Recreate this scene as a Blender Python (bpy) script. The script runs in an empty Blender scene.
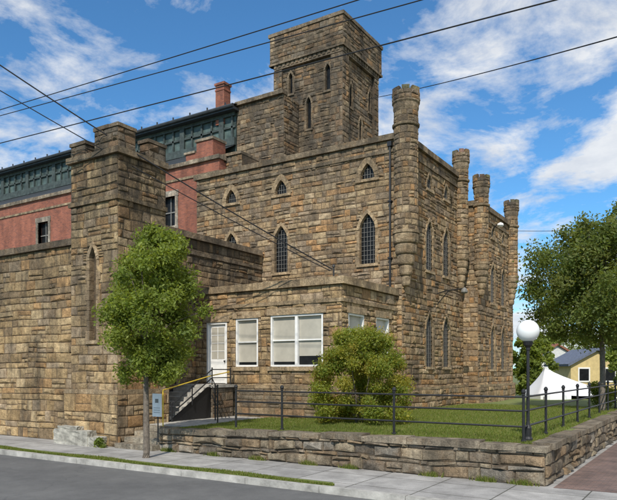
import bpy, bmesh, math, random
import numpy as np
from mathutils import Vector
random.seed(7); np.random.seed(7)
S=bpy.context.scene; C=S.collection
R=random.uniform
# ---------------------------------------------------------------- camera model (world axes = building axes)
CAM=(11.21,-24.87,2.5); F=(-.538,.843); Q=(.843,.538)
cd=bpy.data.cameras.new('camera'); co=bpy.data.objects.new('camera',cd); C.objects.link(co); S.camera=co
co.location=CAM; co.rotation_euler=(math.radians(90),0,math.atan2(.538,.843))
cd.sensor_width=36; cd.lens=643/617*36; cd.shift_y=120/617; cd.clip_end=3000; cd.clip_start=.1
def at_d(px,d):
    l=(px-308.5)/643*d; return CAM[0]+F[0]*d+Q[0]*l, CAM[1]+F[1]*d+Q[1]*l
def z_at(py,d): return 2.5+(370-py)*d/643
def at_Y(px,py,Y):
    r=(px-308.5)/643; dy=Y-CAM[1]
    dx=(r*.843*dy-.538*dy)/(.843+.538*r); d=-.538*dx+.843*dy
    return Vector((CAM[0]+dx,Y,z_at(py,d)))
# ---------------------------------------------------------------- materials
def newmat(n):
    m=bpy.data.materials.new(n); m.use_nodes=True; nt=m.node_tree; nt.nodes.clear()
    o=nt.nodes.new('ShaderNodeOutputMaterial'); b=nt.nodes.new('ShaderNodeBsdfPrincipled'); nt.links.new(b.outputs[0],o.inputs[0])
    return m,nt,b,o
def N(nt,t,**k):
    n=nt.nodes.new(t)
    for a,v in k.items(): setattr(n,a,v)
    return n
def noise(nt,vec,scale,detail=5,rough=.6):
    n=N(nt,'ShaderNodeTexNoise'); n.inputs['Scale'].default_value=scale; n.inputs['Detail'].default_value=detail; n.inputs['Roughness'].default_value=rough
    nt.links.new(vec,n.inputs['Vector']); return n.outputs['Fac']
def remap(nt,s,a,b,c,d):
    n=N(nt,'ShaderNodeMapRange'); nt.links.new(s,n.inputs[0])
    for i,v in enumerate((a,b,c,d)): n.inputs[i+1].default_value=v
    return n.outputs[0]
def mul(nt,col,fac):
    n=N(nt,'ShaderNodeVectorMath',operation='MULTIPLY'); nt.links.new(col,n.inputs[0]); nt.links.new(fac,n.inputs[1]); return n.outputs[0]
def mixc(nt,fac,a,b):
    n=N(nt,'ShaderNodeMix',data_type='RGBA')
    if isinstance(fac,(int,float)): n.inputs[0].default_value=fac
    else: nt.links.new(fac,n.inputs[0])
    for i,v in ((6,a),(7,b)):
        if isinstance(v,tuple): n.inputs[i].default_value=(*v,1)
        else: nt.links.new(v,n.inputs[i])
    return n.outputs[2]
def bump(nt,b,h,st,dist):
    n=N(nt,'ShaderNodeBump'); n.inputs['Strength'].default_value=st; n.inputs['Distance'].default_value=dist
    nt.links.new(h,n.inputs['Height']); nt.links.new(n.outputs[0],b.inputs['Normal'])
def pos(nt,scale=(1,1,1)):
    g=N(nt,'ShaderNodeNewGeometry'); m=N(nt,'ShaderNodeMapping'); m.inputs['Scale'].default_value=scale
    nt.links.new(g.outputs['Position'],m.inputs[0]); return m.outputs[0]
def masonry(name,stain=.4,tint=(1,1,1),lo=.45,soot=None):
    m,nt,b,o=newmat(name)
    a=N(nt,'ShaderNodeAttribute',attribute_name='Col')
    p=pos(nt); c=a.outputs['Color']
    tn=N(nt,'ShaderNodeVectorMath',operation='MULTIPLY'); nt.links.new(c,tn.inputs[0]); tn.inputs[1].default_value=tint; c=tn.outputs[0]
    c=mul(nt,c,remap(nt,noise(nt,p,5,8,.72),.3,.7,.5,1.45))
    c=mixc(nt,remap(nt,noise(nt,p,2.3,6,.65),.50,.68,0,.36),c,(.38,.22,.095))
    st=remap(nt,noise(nt,pos(nt,(1,1,.3)),1.1,8,.7),lo,lo+.18,0,stain)
    c=mixc(nt,st,c,(.065,.056,.045))
    c=mixc(nt,remap(nt,noise(nt,pos(nt,(2.5,2.5,.22)),1.6,6,.65),.54,.7,0,.5),c,(.06,.052,.042))
    if soot:
        s=N(nt,'ShaderNodeSeparateXYZ'); nt.links.new(p,s.inputs[0])
        zf=remap(nt,s.outputs[2],soot[0],soot[1],0,1); nf=remap(nt,noise(nt,pos(nt,(1.6,1.6,.35)),1.3,7,.7),.36,.56,.0,soot[2])
        mm=N(nt,'ShaderNodeMath',operation='MULTIPLY'); nt.links.new(zf,mm.inputs[0]); nt.links.new(nf,mm.inputs[1]); c=mixc(nt,mm.outputs[0],c,(.055,.05,.043))
    c=mul(nt,c,remap(nt,noise(nt,p,40,3,.6),.3,.7,.78,1.22))
    nt.links.new(c,b.inputs['Base Color']); b.inputs['Roughness'].default_value=.95; b.inputs['Specular IOR Level'].default_value=.15
    h=N(nt,'ShaderNodeMath',operation='ADD'); nt.links.new(noise(nt,p,12,9,.75),h.inputs[0]); nt.links.new(noise(nt,p,3.5,3,.5),h.inputs[1])
    bump(nt,b,h.outputs[0],1,.075)
    return m
def simple(name,col,rough=.6,metal=0,var=.2,sc=8,bm=0,spec=.5):
    m,nt,b,o=newmat(name); p=pos(nt)
    f=remap(nt,noise(nt,p,sc,6,.6),.3,.7,1-var,1+var)
    v=N(nt,'ShaderNodeRGB'); v.outputs[0].default_value=(*col,1)
    nt.links.new(mul(nt,v.outputs[0],f),b.inputs['Base Color']); b.inputs['Roughness'].default_value=rough; b.inputs['Metallic'].default_value=metal
    b.inputs['Specular IOR Level'].default_value=spec
    if bm: bump(nt,b,noise(nt,p,sc*4,6,.7),bm,.02)
    return m
M={}
M['stone']=masonry('weathered_stone',.52,(1.20,1.07,.92),.45,(9.5,12.5,.6)); M['stone_dark']=masonry('dark_stone',.75,(.88,.81,.75),.41); M['stone_wall']=masonry('retaining_stone',.6,(1.02,.98,.93),.40); M['stone_left']=masonry('sooty_stone',.7,(1.22,1.08,.90),.46,(3.5,8.5,.75))
M['glass']=simple('dark_glass',(.012,.013,.014),.35,0,.5,3,0,.2)
M['pane']=simple('blind_behind_glass',(.46,.43,.36),.25,0,.12,2)
M['white']=simple('white_paint',(.84,.83,.80),.5,0,.08,6)
M['grille']=simple('grille_paint',(.20,.19,.17),.6)
M['iron']=simple('black_iron',(.015,.015,.016),.5,0,.4,20)
M['yellow']=simple('yellow_paint',(.75,.52,.05),.5)
M['roof']=simple('roof_metal',(.05,.055,.06),.5,.3,.3,3)
M['green']=simple('green_glazing',(.075,.105,.095),.45,0,.7,1.5,0,.3)
M['dkgreen']=simple('green_paint',(.05,.065,.06),.7,0,.5,4)
M['concrete']=simple('old_concrete',(.40,.38,.34),.9,0,.4,3,.6)
M['footing']=simple('worn_footing',(.34,.32,.27),.95,0,.5,3.5,1)
M['wire']=simple('cable',(.012,.012,.014),.6)
M['bark']=simple('bark',(.17,.14,.11),.9,0,.4,14,.8)
M['globe']=simple('milk_globe',(.85,.86,.84),.25,0,.04,3)
M['tent']=simple('tent_canvas',(.85,.85,.86),.6,0,.05,1)
M['siding']=simple('house_siding',(.60,.47,.22),.8,0,.12,4); M['siding2']=simple('pale_siding',(.6,.6,.58),.8,0,.1,4)
M['shingle2']=simple('blue_shingle',(.12,.14,.19),.9,0,.3,6); M['shingle3']=simple('rust_shingle',(.25,.10,.06),.9,0,.3,6)
def leafmat(name):
    m,nt,b,o=newmat(name); a=N(nt,'ShaderNodeAttribute',attribute_name='Col')
    nt.links.new(a.outputs['Color'],b.inputs['Base Color']); b.inputs['Roughness'].default_value=.55; b.inputs['Specular IOR Level'].default_value=.3
    t=N(nt,'ShaderNodeBsdfTranslucent')
    s=N(nt,'ShaderNodeVectorMath',operation='MULTIPLY'); nt.links.new(a.outputs['Color'],s.inputs[0]); s.inputs[1].default_value=(2.3,2.1,1.0)
    nt.links.new(s.outputs[0],t.inputs[0]); x=N(nt,'ShaderNodeMixShader'); x.inputs[0].default_value=.45
    nt.links.new(b.outputs[0],x.inputs[1]); nt.links.new(t.outputs[0],x.inputs[2]); nt.links.new(x.outputs[0],o.inputs[0]); return m
M['leaf']=leafmat('leaf')
def brickmat(name,c1,c2,mo,w,h,ms,flat=False):
    m,nt,b,o=newmat(name); g=N(nt,'ShaderNodeNewGeometry')
    if flat: src=g.outputs['Position']
    else:
        s=N(nt,'ShaderNodeSeparateXYZ'); nt.links.new(g.outputs['Position'],s.inputs[0])
        ad=N(nt,'ShaderNodeMath',operation='ADD'); nt.links.new(s.outputs[0],ad.inputs[0]); nt.links.new(s.outputs[1],ad.inputs[1])
        cb=N(nt,'ShaderNodeCombineXYZ'); nt.links.new(ad.outputs[0],cb.inputs[0]); nt.links.new(s.outputs[2],cb.inputs[1]); src=cb.outputs[0]
    br=N(nt,'ShaderNodeTexBrick'); nt.links.new(src,br.inputs[0]); br.inputs['Color1'].default_value=(*c1,1); br.inputs['Color2'].default_value=(*c2,1); br.inputs['Mortar'].default_value=(*mo,1)
    br.inputs['Scale'].default_value=1; br.inputs['Brick Width'].default_value=w; br.inputs['Row Height'].default_value=h; br.inputs['Mortar Size'].default_value=ms
    nt.links.new(mul(nt,br.outputs[0],remap(nt,noise(nt,pos(nt,(1,1,.3)),1.2,8,.7),.3,.7,.5,1.25)),b.inputs['Base Color']); b.inputs['Roughness'].default_value=.9
    bump(nt,b,br.outputs['Fac'],-.4,.01); return m
M['brick']=brickmat('red_brick',(.36,.11,.06),(.22,.07,.045),(.25,.15,.11),.23,.08,.008)
M['paver']=brickmat('brick_paving',(.24,.15,.12),(.17,.115,.10),(.12,.10,.085),.21,.105,.008,True)
m,nt,b,o=newmat('asphalt'); p=pos(nt)
c=mixc(nt,remap(nt,noise(nt,p,.5,6,.6),.35,.65,0,1),(.105,.103,.10),(.14,.137,.13)); c=mul(nt,c,remap(nt,noise(nt,p,70,3,.7),.3,.7,.6,1.4)); c=mul(nt,c,remap(nt,noise(nt,p,3,7,.7),.3,.7,.85,1.15))
vo=N(nt,'ShaderNodeTexVoronoi',feature='DISTANCE_TO_EDGE'); wn=N(nt,'ShaderNodeTexNoise'); wn.inputs['Scale'].default_value=1.2; wn.inputs['Detail'].default_value=6; nt.links.new(p,wn.inputs['Vector'])
wv=N(nt,'ShaderNodeVectorMath',operation='MULTIPLY_ADD'); nt.links.new(wn.outputs['Color'],wv.inputs[0]); wv.inputs[1].default_value=(1.2,1.2,1.2); nt.links.new(p,wv.inputs[2]); nt.links.new(wv.outputs[0],vo.inputs['Vector']); vo.inputs['Scale'].default_value=.22
c=mixc(nt,remap(nt,vo.outputs['Distance'],0,.008,.3,0),c,(.05,.05,.05)); nt.links.new(c,b.inputs['Base Color']); b.inputs['Roughness'].default_value=.9; bump(nt,b,noise(nt,p,90,3,.6),.4,.01); M['asphalt']=m
m,nt,b,o=newmat('sidewalk'); p=pos(nt)
br=N(nt,'ShaderNodeTexBrick'); nt.links.new(p,br.inputs[0]); br.offset=0; br.inputs['Scale'].default_value=1; br.inputs['Brick Width'].default_value=1.5; br.inputs['Row Height'].default_value=1.25
br.inputs['Color1'].default_value=(.42,.40,.37,1); br.inputs['Color2'].default_value=(.33,.315,.295,1); br.inputs['Mortar'].default_value=(.11,.105,.085,1); br.inputs['Mortar Size'].default_value=.018; br.inputs['Mortar Smooth'].default_value=.3
c=mul(nt,br.outputs[0],remap(nt,noise(nt,p,1.3,8,.7),.3,.7,.55,1.22)); c=mul(nt,c,remap(nt,noise(nt,p,45,3,.7),.3,.7,.8,1.2))
nt.links.new(c,b.inputs['Base Color']); b.inputs['Roughness'].default_value=.9; bump(nt,b,noise(nt,p,60,3,.6),.3,.01); M['sidewalk']=m
def turf(name,c1,c2,c3):
    m,nt,b,o=newmat(name); p=pos(nt)
    c=mixc(nt,remap(nt,noise(nt,p,.8,6,.65),.38,.62,0,1),c1,c2); c=mixc(nt,remap(nt,noise(nt,p,9,5,.7),.5,.7,0,.7),c,c3)
    nt.links.new(c,b.inputs['Base Color']); b.inputs['Roughness'].default_value=.95; bump(nt,b,noise(nt,p,50,3,.6),.6,.03); return m
M['turf']=turf('turf',(.12,.165,.04),(.19,.22,.06),(.22,.20,.09)); M['field']=turf('field',(.10,.14,.035),(.15,.16,.06),(.18,.17,.09))
# ---------------------------------------------------------------- mesh builder
class MB:
    def __init__(s): s.v=[]; s.f=[]; s.c=[]
    def face(s,pts,col=(.5,.5,.5)):
        i=len(s.v); s.v.extend(tuple(p) for p in pts); s.f.append(tuple(range(i,i+len(pts)))); s.c.append(col)
    def box(s,x0,x1,y0,y1,z0,z1,col=(.3,.25,.18)):
        a=[(x0,y0,z0),(x1,y0,z0),(x1,y1,z0),(x0,y1,z0),(x0,y0,z1),(x1,y0,z1),(x1,y1,z1),(x0,y1,z1)]
        for q in ((0,3,2,1),(4,5,6,7),(0,1,5,4),(1,2,6,5),(2,3,7,6),(3,0,4,7)): s.face([a[k] for k in q],col)
    def prism(s,pts,f,n0,n1,col):
        a=[f(u,v,n1) for u,v in pts]; b=[f(u,v,n0) for u,v in pts]; s.face(a,col); k=len(pts)
        for i in range(k): s.face([a[i],b[i],b[(i+1)%k],a[(i+1)%k]],col)
    def tube(s,pts,rad,n=8,col=(.3,.3,.3)):
        pts=[Vector(p) for p in pts]; 
        if not isinstance(rad,(list,tuple)): rad=[rad]*len(pts)
        rings=[]
        for i,p in enumerate(pts):
            d=(pts[min(i+1,len(pts)-1)]-pts[max(i-1,0)]).normalized()
            u=d.cross(Vector((0,0,1))); u=Vector((1,0,0)) if u.length<.05 else u.normalized(); w=d.cross(u)
            rings.append([p+(u*math.cos(2*math.pi*k/n)+w*math.sin(2*math.pi*k/n))*rad[i] for k in range(n)])
        for a,b_ in zip(rings,rings[1:]):
            for k in range(n): s.face([a[k],a[(k+1)%n],b_[(k+1)%n],b_[k]],col)
        s.face(rings[0],col); s.face(rings[-1],col)
    def lathe(s,cx,cy,prof,n=20,col=(.3,.25,.18),cols=None):
        rg=[[(cx+r*math.cos(2*math.pi*k/n),cy+r*math.sin(2*math.pi*k/n),z) for k in range(n)] for r,z in prof]
        for j,(a,b_) in enumerate(zip(rg,rg[1:])):
            for k in range(n):
                c=col if not cols else tuple(x*(1+.2*math.sin((k//2)*2.3+(j//3)*5.1)) for x in cols)
                s.face([a[k],a[(k+1)%n],b_[(k+1)%n],b_[k]],c)
        s.face(rg[0],col); s.face(rg[-1],col)
    def build(s,name,mat,parent=None,smooth=False):
        me=bpy.data.meshes.new(name); me.from_pydata(s.v,[],s.f)
        ca=me.color_attributes.new('Col','FLOAT_COLOR','CORNER')
        ln=np.array([len(f) for f in s.f]); arr=np.ones((len(s.f),4),dtype=np.float32); arr[:,:3]=np.array(s.c,dtype=np.float32)
        ca.data.foreach_set('color',np.repeat(arr,ln,axis=0).ravel())
        if smooth: me.polygons.foreach_set('use_smooth',[True]*len(s.f))
        me.materials.append(M[mat]); ob=bpy.data.objects.new(name,me); C.objects.link(ob)
        if smooth:
            bm=bmesh.new(); bm.from_mesh(me); bmesh.ops.remove_doubles(bm,verts=bm.verts,dist=.0005); bm.to_mesh(me); bm.free()
        if parent:
            ob.parent=parent
            if parent.type=='EMPTY': ob.matrix_parent_inverse=parent.matrix_basis.inverted()
            else: ob.matrix_parent_inverse.identity()
        return ob
def npmesh(name,V,k,cols,mat,parent=None):
    n=len(V)//k; me=bpy.data.meshes.new(name); me.vertices.add(len(V)); me.vertices.foreach_set('co',V.astype(np.float32).ravel())
    me.loops.add(n*k); me.loops.foreach_set('vertex_index',np.arange(n*k,dtype=np.int32)); me.polygons.add(n)
    me.polygons.foreach_set('loop_start',np.arange(0,n*k,k,dtype=np.int32)); me.polygons.foreach_set('loop_total',np.full(n,k,dtype=np.int32)); me.update(calc_edges=True)
    ca=me.color_attributes.new('Col','FLOAT_COLOR','CORNER'); a=np.ones((n,4),dtype=np.float32); a[:,:3]=cols; ca.data.foreach_set('color',np.repeat(a,k,axis=0).ravel())
    me.materials.append(M[mat]); ob=bpy.data.objects.new(name,me); C.objects.link(ob)
    if parent: ob.parent=parent; ob.matrix_parent_inverse=parent.matrix_basis.inverted()
    return ob
def tag(o,label,cat,group=None,kind=None):
    o['label']=label; o['category']=cat
    if group: o['group']=group
    if kind: o['kind']=kind
    return o
def thing(name,label,cat,loc=(0,0,0),group=None):
    o=bpy.data.objects.new(name,None); C.objects.link(o); o.location=loc; o.empty_display_size=.3; return tag(o,label,cat,group)
def struct(o): o['kind']='structure'; return o
# ---------------------------------------------------------------- stone masonry
def soften(pal,t=.2):
    m=[sum(c[i] for c in pal)/len(pal) for i in range(3)]
    return [tuple(c[i]*(1-t)+m[i]*t for i in range(3)) for c in pal]
PAL=soften([(.40,.31,.20),(.45,.37,.25),(.30,.235,.16),(.42,.26,.13),(.20,.17,.135),(.34,.29,.23),(.47,.40,.29),(.38,.25,.14),(.28,.24,.19),(.38,.30,.19)])
PALD=soften([(.30,.25,.18),(.34,.29,.22),(.22,.185,.14),(.15,.135,.115),(.26,.24,.20),(.32,.22,.14)])
PALY=soften([(.46,.36,.22),(.50,.41,.27),(.37,.285,.17),(.42,.28,.15),(.26,.21,.15),(.50,.42,.29),(.36,.31,.25),(.42,.34,.22)])
PALR=soften([(.42,.35,.25),(.36,.31,.24),(.28,.235,.18),(.46,.39,.28),(.22,.195,.165),(.40,.29,.18),(.33,.31,.27)])
TRIM=(.34,.285,.205); TRIML=(.44,.37,.27); ARCH=(.48,.39,.27); JAMB=(.37,.30,.21); MORT=(.19,.155,.115)
def fx(Y): return lambda u,v,n:(u,Y-n,v)      # street-facing plane
def fy(X): return lambda u,v,n:(X+n,u,v)      # side plane
def sub(rs,h):
    out=[]
    for a,b,c,d in rs:
        A,B,Cc,D=h
        if B<=a or A>=b or D<=c or Cc>=d: out.append((a,b,c,d)); continue
        if c<Cc: out.append((a,b,c,Cc))
        if D<d: out.append((a,b,D,d))
        c2,d2=max(c,Cc),min(d,D)
        if a<A: out.append((a,A,c2,d2))
        if B<b: out.append((B,b,c2,d2))
    return out
def panel(mb,f0,u0,u1,v0,v1,holes=(),hr=(.17,.36),wr=(.22,.75),rel=.04,pal=PAL,irr=1.15):
    ph=R(0,6)
    def wv(v,u):
        e=min(1,max(0,(v-v0)/.3),max(0,(v1-v)/.3)); return v+e*irr*(.013*math.sin(u*1.3+ph+v*.7)+.009*math.sin(u*4.1+v*2))
    f=lambda u,v,n:f0(u,wv(v,u),n)
    def cell(a,b,c,d):
        w,h=b-a,d-c
        if w<.035 or h<.035: return
        k=R(.82,1.17); col=random.choice(pal); col=tuple(x*k for x in col)
        mb.face([f(a,c,0),f(b,c,0),f(b,d,0),f(a,d,0)],MORT)
        m=.010; j=lambda:R(-.012,.012)*irr
        e=min(.022,w*.25,h*.25); r=rel*R(.2,1.3)
        o=[(a+m,c+m),(b-m,c+m),(b-m,d-m),(a+m,d-m)]
        i=[(a+m+e+j(),c+m+e+j()),(b-m-e+j(),c+m+e+j()),(b-m-e+j(),d-m-e+j()),(a+m+e+j(),d-m-e+j())]
        O=[f(x,y,-.005) for x,y in o]; I=[f(x,y,r*R(.5,1)) for x,y in i]; ctr=f(a+w*R(.3,.7),c+h*R(.3,.7),r*R(.9,1.7))
        for q in range(4):
            mb.face([O[q],O[(q+1)%4],I[(q+1)%4],I[q]],col); mb.face([I[q],I[(q+1)%4],ctr],col)
    v=v0
    while v<v1-.01:
        h=R(*hr)
        if v1-v-h<hr[0]*.8: h=v1-v
        u=u0; first=True
        while u<u1-.01:
            w=R(*wr)*(R(.4,1) if first else 1); first=False
            if u1-u-w<wr[0]*.6: w=u1-u
            if h>.27 and random.random()<.25:
                s=v+h*R(.4,.6); rs=[(u,u+w,v,s),(u,u+w,s,v+h)]
                if random.random()<.5: q=u+w*R(.35,.65); rs=[(u,q,v,s),(q,u+w,v,s),(u,u+w,s,v+h)]
            else: rs=[(u,u+w,v,v+h)]
            for H in holes: rs=sub(rs,H)
            for q in rs: cell(*q)
            u+=w
        v+=h
def lh(v,w,H,s):
    if v<=s: return w/2
    t=min(1,(v-s)/(H-s)); return w/2*(1-t**1.9)
def lholes(uc,v0,w,H,s):
    hs=[(uc-w/2-.03,uc+w/2+.03,v0-.02,v0+s)]; n=5
    for k in range(n):
        a=s+(H-s)*k/n; b_=s+(H-s)*(k+1)/n; q=lh(a,w,H,s)+.03; hs.append((uc-q,uc+q,v0+a,v0+b_))
    return hs
def lancet(root,f,uc,v0,w,H,s,t=.2,grille=True,mat='stone',bars=5,lw=.014,base=ARCH,blind=None,rec=.15,out=.055,jamb=JAMB):
    L=[]; nj=max(1,round(s/.32))
    for k in range(nj+1): L.append((s*k/nj,True))
    for k in range(1,6): L.append((s+(H-s)*k/5,False))
    inner=[(lh(v,w,H,s),v) for v,_ in L]; H2=H+t*1.35; outer=[]
    for i,(v,j) in enumerate(L):
        if j: outer.append((w/2+t,v))
        else:
            q=(v-s)/(H-s); vv=s+(H2-s)*q; outer.append((lh(vv,w+2*t,H2,s),vv))
    g=MB(); pl=[(uc-a,v0+v) for a,v in inner]; pr=[(uc+a,v0+v) for a,v in reversed(inner[:-1])]
    g.face([f(u,v,-rec) for u,v in pl+pr],blind or (.1,.1,.1)); win=g.build('niche' if blind else 'window',mat if blind else 'glass',root)
    sm=MB()
    for sg in (-1,1):
        for i in range(len(L)-1):
            jb=L[i+1][1]; k=R(.75,1.12); ex=(.07 if (jb and i%2==0) else 0)
            o0,o1=(outer[i][0]+ex,outer[i][1]),(outer[i+1][0]+ex,outer[i+1][1]); i0,i1=inner[i],inner[i+1]
            if not jb: o0=outer[i]
            ga=.006
            pts=[(uc+sg*i0[0],v0+i0[1]+ga),(uc+sg*o0[0],v0+o0[1]+ga),(uc+sg*o1[0],v0+o1[1]-ga),(uc+sg*i1[0],v0+i1[1]-ga)]
            sm.prism(pts,f,-.17,(out if not jb else out*.75)+R(-.006,.01),tuple(x*k for x in (jamb if jb else base)))
    sm.build('surround',mat,win)
    sl=MB(); sl.prism([(uc-w/2-t,v0-.12),(uc+w/2+t,v0-.12),(uc+w/2+t,v0-.003),(uc-w/2-t,v0-.003)],f,-.17,.085,base); sl.build('sill',mat,win)
    if grille:
        gm=MB()
        for k in range(1,bars):
            x=-w/2+w*k/bars; vv=H
            while vv>0 and lh(vv,w,H,s)<abs(x): vv-=.02
            gm.prism([(uc+x-lw/2,v0),(uc+x+lw/2,v0),(uc+x+lw/2,v0+vv),(uc+x-lw/2,v0+vv)],f,-rec+.02,-rec+.04,(.4,)*3)
        nb=max(2,int(H/.2))
        for k in range(1,nb):
            vv=H*k/nb; q=lh(vv,w,H,s)
            gm.prism([(uc-q,v0+vv-lw/2),(uc+q,v0+vv-lw/2),(uc+q,v0+vv+lw/2),(uc-q,v0+vv+lw/2)],f,-rec+.01,-rec+.035,(.4,)*3)
        gm.build('grille','grille',win)
    return win
def turret(root,cx,cy,r,zb,zs,zt,mat='stone'):
    mb=MB(); f=lambda u,v,n:(cx+(r+n)*math.cos(u/r),cy+(r+n)*math.sin(u/r),v)
    zc=zt-1.0
    panel(mb,f,0,2*math.pi*r,zs,zt-1.65,hr=(.2,.34),wr=(.2,.34),rel=.02,irr=.4)
    panel(mb,f,0,2*math.pi*r,zt-1.5,zc,hr=(.2,.3),wr=(.2,.34),rel=.02,irr=.4)
    mb.lathe(cx,cy,[(r*.86,zs),(r*.86,zc)],18,MORT)
    t=mb.build('turret',mat,root)
    c=MB(); c.lathe(cx,cy,[(r+.02,zt-1.65),(r+.07,zt-1.62),(r+.08,zt-1.54),(r+.02,zt-1.5)],20,cols=TRIM); c.build('collar',mat,t)
    c=MB(); f2=lambda u,v,n:(cx+(r+.07+n)*math.cos(u/r),cy+(r+.07+n)*math.sin(u/r),v)
    c.lathe(cx,cy,[(r,zc),(r+.03,zc+.1),(r+.04,zc+.13),(r+.04,zc+.3),(r+.085,zc+.36),(r+.085,zc+.42),(r+.03,zc+.43),(r+.03,zc+.82)],20,cols=TRIM)
    panel(c,f2,0,2*math.pi*r,zc+.43,zc+.82,hr=(.18,.21),wr=(.2,.34),rel=.02,irr=.4,pal=PALD+PAL)
    for k in range(8):
        a=2*math.pi*(k+.5)/8; p=[]
        for da,rr in ((-.28,r+.085),(.28,r+.085),(.28,r-.1),(-.28,r-.1)): p.append((cx+rr*math.cos(a+da),cy+rr*math.sin(a+da)))
        c.prism(p,lambda u,v,n:(u,v,n),zc+.8,zt-R(.01,.06),tuple(x*R(.7,1.0) for x in TRIM))
    c.build('turret_cap','stone_dark',t)
    c=MB(); pr=[(.05,zb)]; n=5
    for k in range(n):
        z=zb+(zs-zb)*k/n; z2=zb+(zs-zb)*(k+1)/n; ra=.1+(r-.06)*((k+.6)/n); pr+= [(ra,z+.05),(ra+.03,z+.12),(ra+.04,z2-.06),(ra+.01,z2)]
    pr.append((r+.07,zs)); pr.append((r+.07,zs+.12)); c.lathe(cx,cy,pr,18,cols=TRIM); c.build('corbel',mat,t)
    return t
# ================================================================ MAIN STONE BUILDING
jail=thing('stone_building','tall tan sandstone building with pointed windows, corner turrets and square tower','building',(-5,4,0))
FW=[-9.2,-6.18,-1.62]
holes=[]
for x in FW: holes+=lholes(x,10.78,.66,.68,.12)+lholes(x,7.1,.76,2.2,1.5)
mb=MB(); panel(mb,fx(0),-11.5,0,.6,12.25,holes)
SW=[]
for y in (3.0,5.15): SW+=[(y,10.78,.66,.7,.12),(y,7.05,.86,2.3,1.55),(y,2.65,.86,2.45,1.7)]
panel(mb,fy(0),0,7.6,.6,12.25,sum([lholes(*w) for w in SW],[]))
mb.box(-11.5,-.18,.18,7.6,.2,12.2,MORT); mb.build('wall','stone',jail)
for x in FW:
    lancet(jail,fx(0),x,10.78,.66,.68,.12,t=.24); lancet(jail,fx(0),x,7.1,.76,2.2,1.5,t=.14)
SK=dict(t=.11,bars=4,rec=.07,out=.045,base=TRIML,jamb=TRIM)
for w in SW: lancet(jail,fy(0),*w,**SK)
def course_x(mb,x0,x1,y0,y1,z0,z1,base=TRIM,L=1.0):
    x=x0
    while x<x1-.01:
        w=min(L*R(.7,1.3),x1-x)
        if x1-x-w<.3: w=x1-x
        k=R(.8,1.15); mb.box(x+.003,x+w-.003,y0+R(-.012,.012),y1,z0,z1+R(-.012,.008),tuple(c*k for c in base)); x+=w
def course_y(mb,x0,x1,y0,y1,z0,z1,base=TRIM,L=1.0):
    y=y0
    while y<y1-.01:
        w=min(L*R(.7,1.3),y1-y)
        if y1-y-w<.3: w=y1-y
        k=R(.8,1.15); mb.box(x0,x1+R(-.012,.012),y+.003,y+w-.003,z0,z1+R(-.012,.008),tuple(c*k for c in base)); y+=w
c=MB(); course_x(c,-11.62,.14,-.14,.4,12.25,12.5); course_y(c,-.4,.14,.43,7.75,12.25,12.5)
course_x(c,-11.5,.07,-.08,.02,11.72,11.86); course_y(c,-.02,.075,.025,7.55,11.72,11.86); c.build('cornice','stone_dark',jail)
c=MB(); course_y(c,-.02,.17,0,7.55,1.62,1.74,TRIM); panel(c,fy(.15),-.1,7.6,.5,1.62); c.build('plinth','stone',jail)
c=MB(); c.box(-11.4,-.4,.45,7.5,12.2,12.3); c.build('roof','roof',jail)
RW=[]
for y in (10.1,12.1): RW+=[(y,6.15,.8,2.1,1.45),(y,2.55,.8,2.4,1.65),(y,9.7,.58,.6,.12)]
mb=MB(); panel(mb,fx(7.6),.0,.8,.6,10.95); panel(mb,fy(.8),7.6,14.2,.6,10.95,sum([lholes(*w) for w in RW],[])); mb.box(-12,.62,7.79,14.2,.2,10.95,MORT); mb.build('wall','stone',jail)
for w in RW: lancet(jail,fy(.8),*w,**SK)
c=MB(); course_y(c,.3,.93,7.76,14.3,10.95,11.2); course_x(c,.15,.93,7.48,7.747,10.95,11.2); course_y(c,.78,.88,7.6,14.2,10.4,10.52); c.build('cornice','stone_dark',jail)
c=MB(); course_y(c,.78,.97,7.45,14.2,1.62,1.74); panel(c,fy(.95),7.45,14.2,.5,1.62); panel(c,fx(7.45),.1,.95,.5,1.62); c.build('plinth','stone',jail)
c=MB(); c.box(-11.9,.3,7.8,14.1,10.9,11.1); c.build('roof','roof',jail)
turret(jail,.13,.10,.5,6.0,8.2,14.3); turret(jail,.1,7.0,.36,6.6,8.4,13.7); turret(jail,.92,7.75,.36,6.3,7.9,12.5); turret(jail,.9,13.5,.36,6.3,7.9,12.5)
# tower
tx0,tx1,ty0,ty1=-11.15,-6.65,6.55,10.85
def tw_(px,y1,y0,w):
    a=at_Y(px,y0,ty0); b_=at_Y(px,y1,ty0); H=b_.z-a.z; return (a.x,a.z,w,H,H*.78)
TWF=[tw_(291,73,94,.26),tw_(309,97,129,.32),tw_(328,64,90,.34)]; TWR=[(7.6,17.6,.32,1.4,1.0),(8.8,15.3,.34,2.1,1.7),(9.95,18.1,.3,1.3,1.0)]
tl=sum([lholes(*w) for w in TWF],[]); tr=sum([lholes(*w) for w in TWR],[])
PT=soften(PALD+PAL[:4]+PALD,.1)
mb=MB(); panel(mb,fx(ty0),tx0,tx1,12,20.3,tl,pal=PT); panel(mb,fy(tx1),ty0,ty1,11,20.3,tr,pal=PT); mb.box(tx0,tx1-.18,ty0+.18,ty1,10,20.3,MORT)
tw=mb.build('tower','stone_dark',jail)
for w in TWF: lancet(jail,fx(ty0),*w,t=.12,grille=False,mat='stone_dark',base=TRIML)
for w in TWR: lancet(jail,fy(tx1),*w,t=.10,grille=False,mat='stone_dark',rec=.08,base=TRIML)
c=MB(); o_=.26
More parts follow.
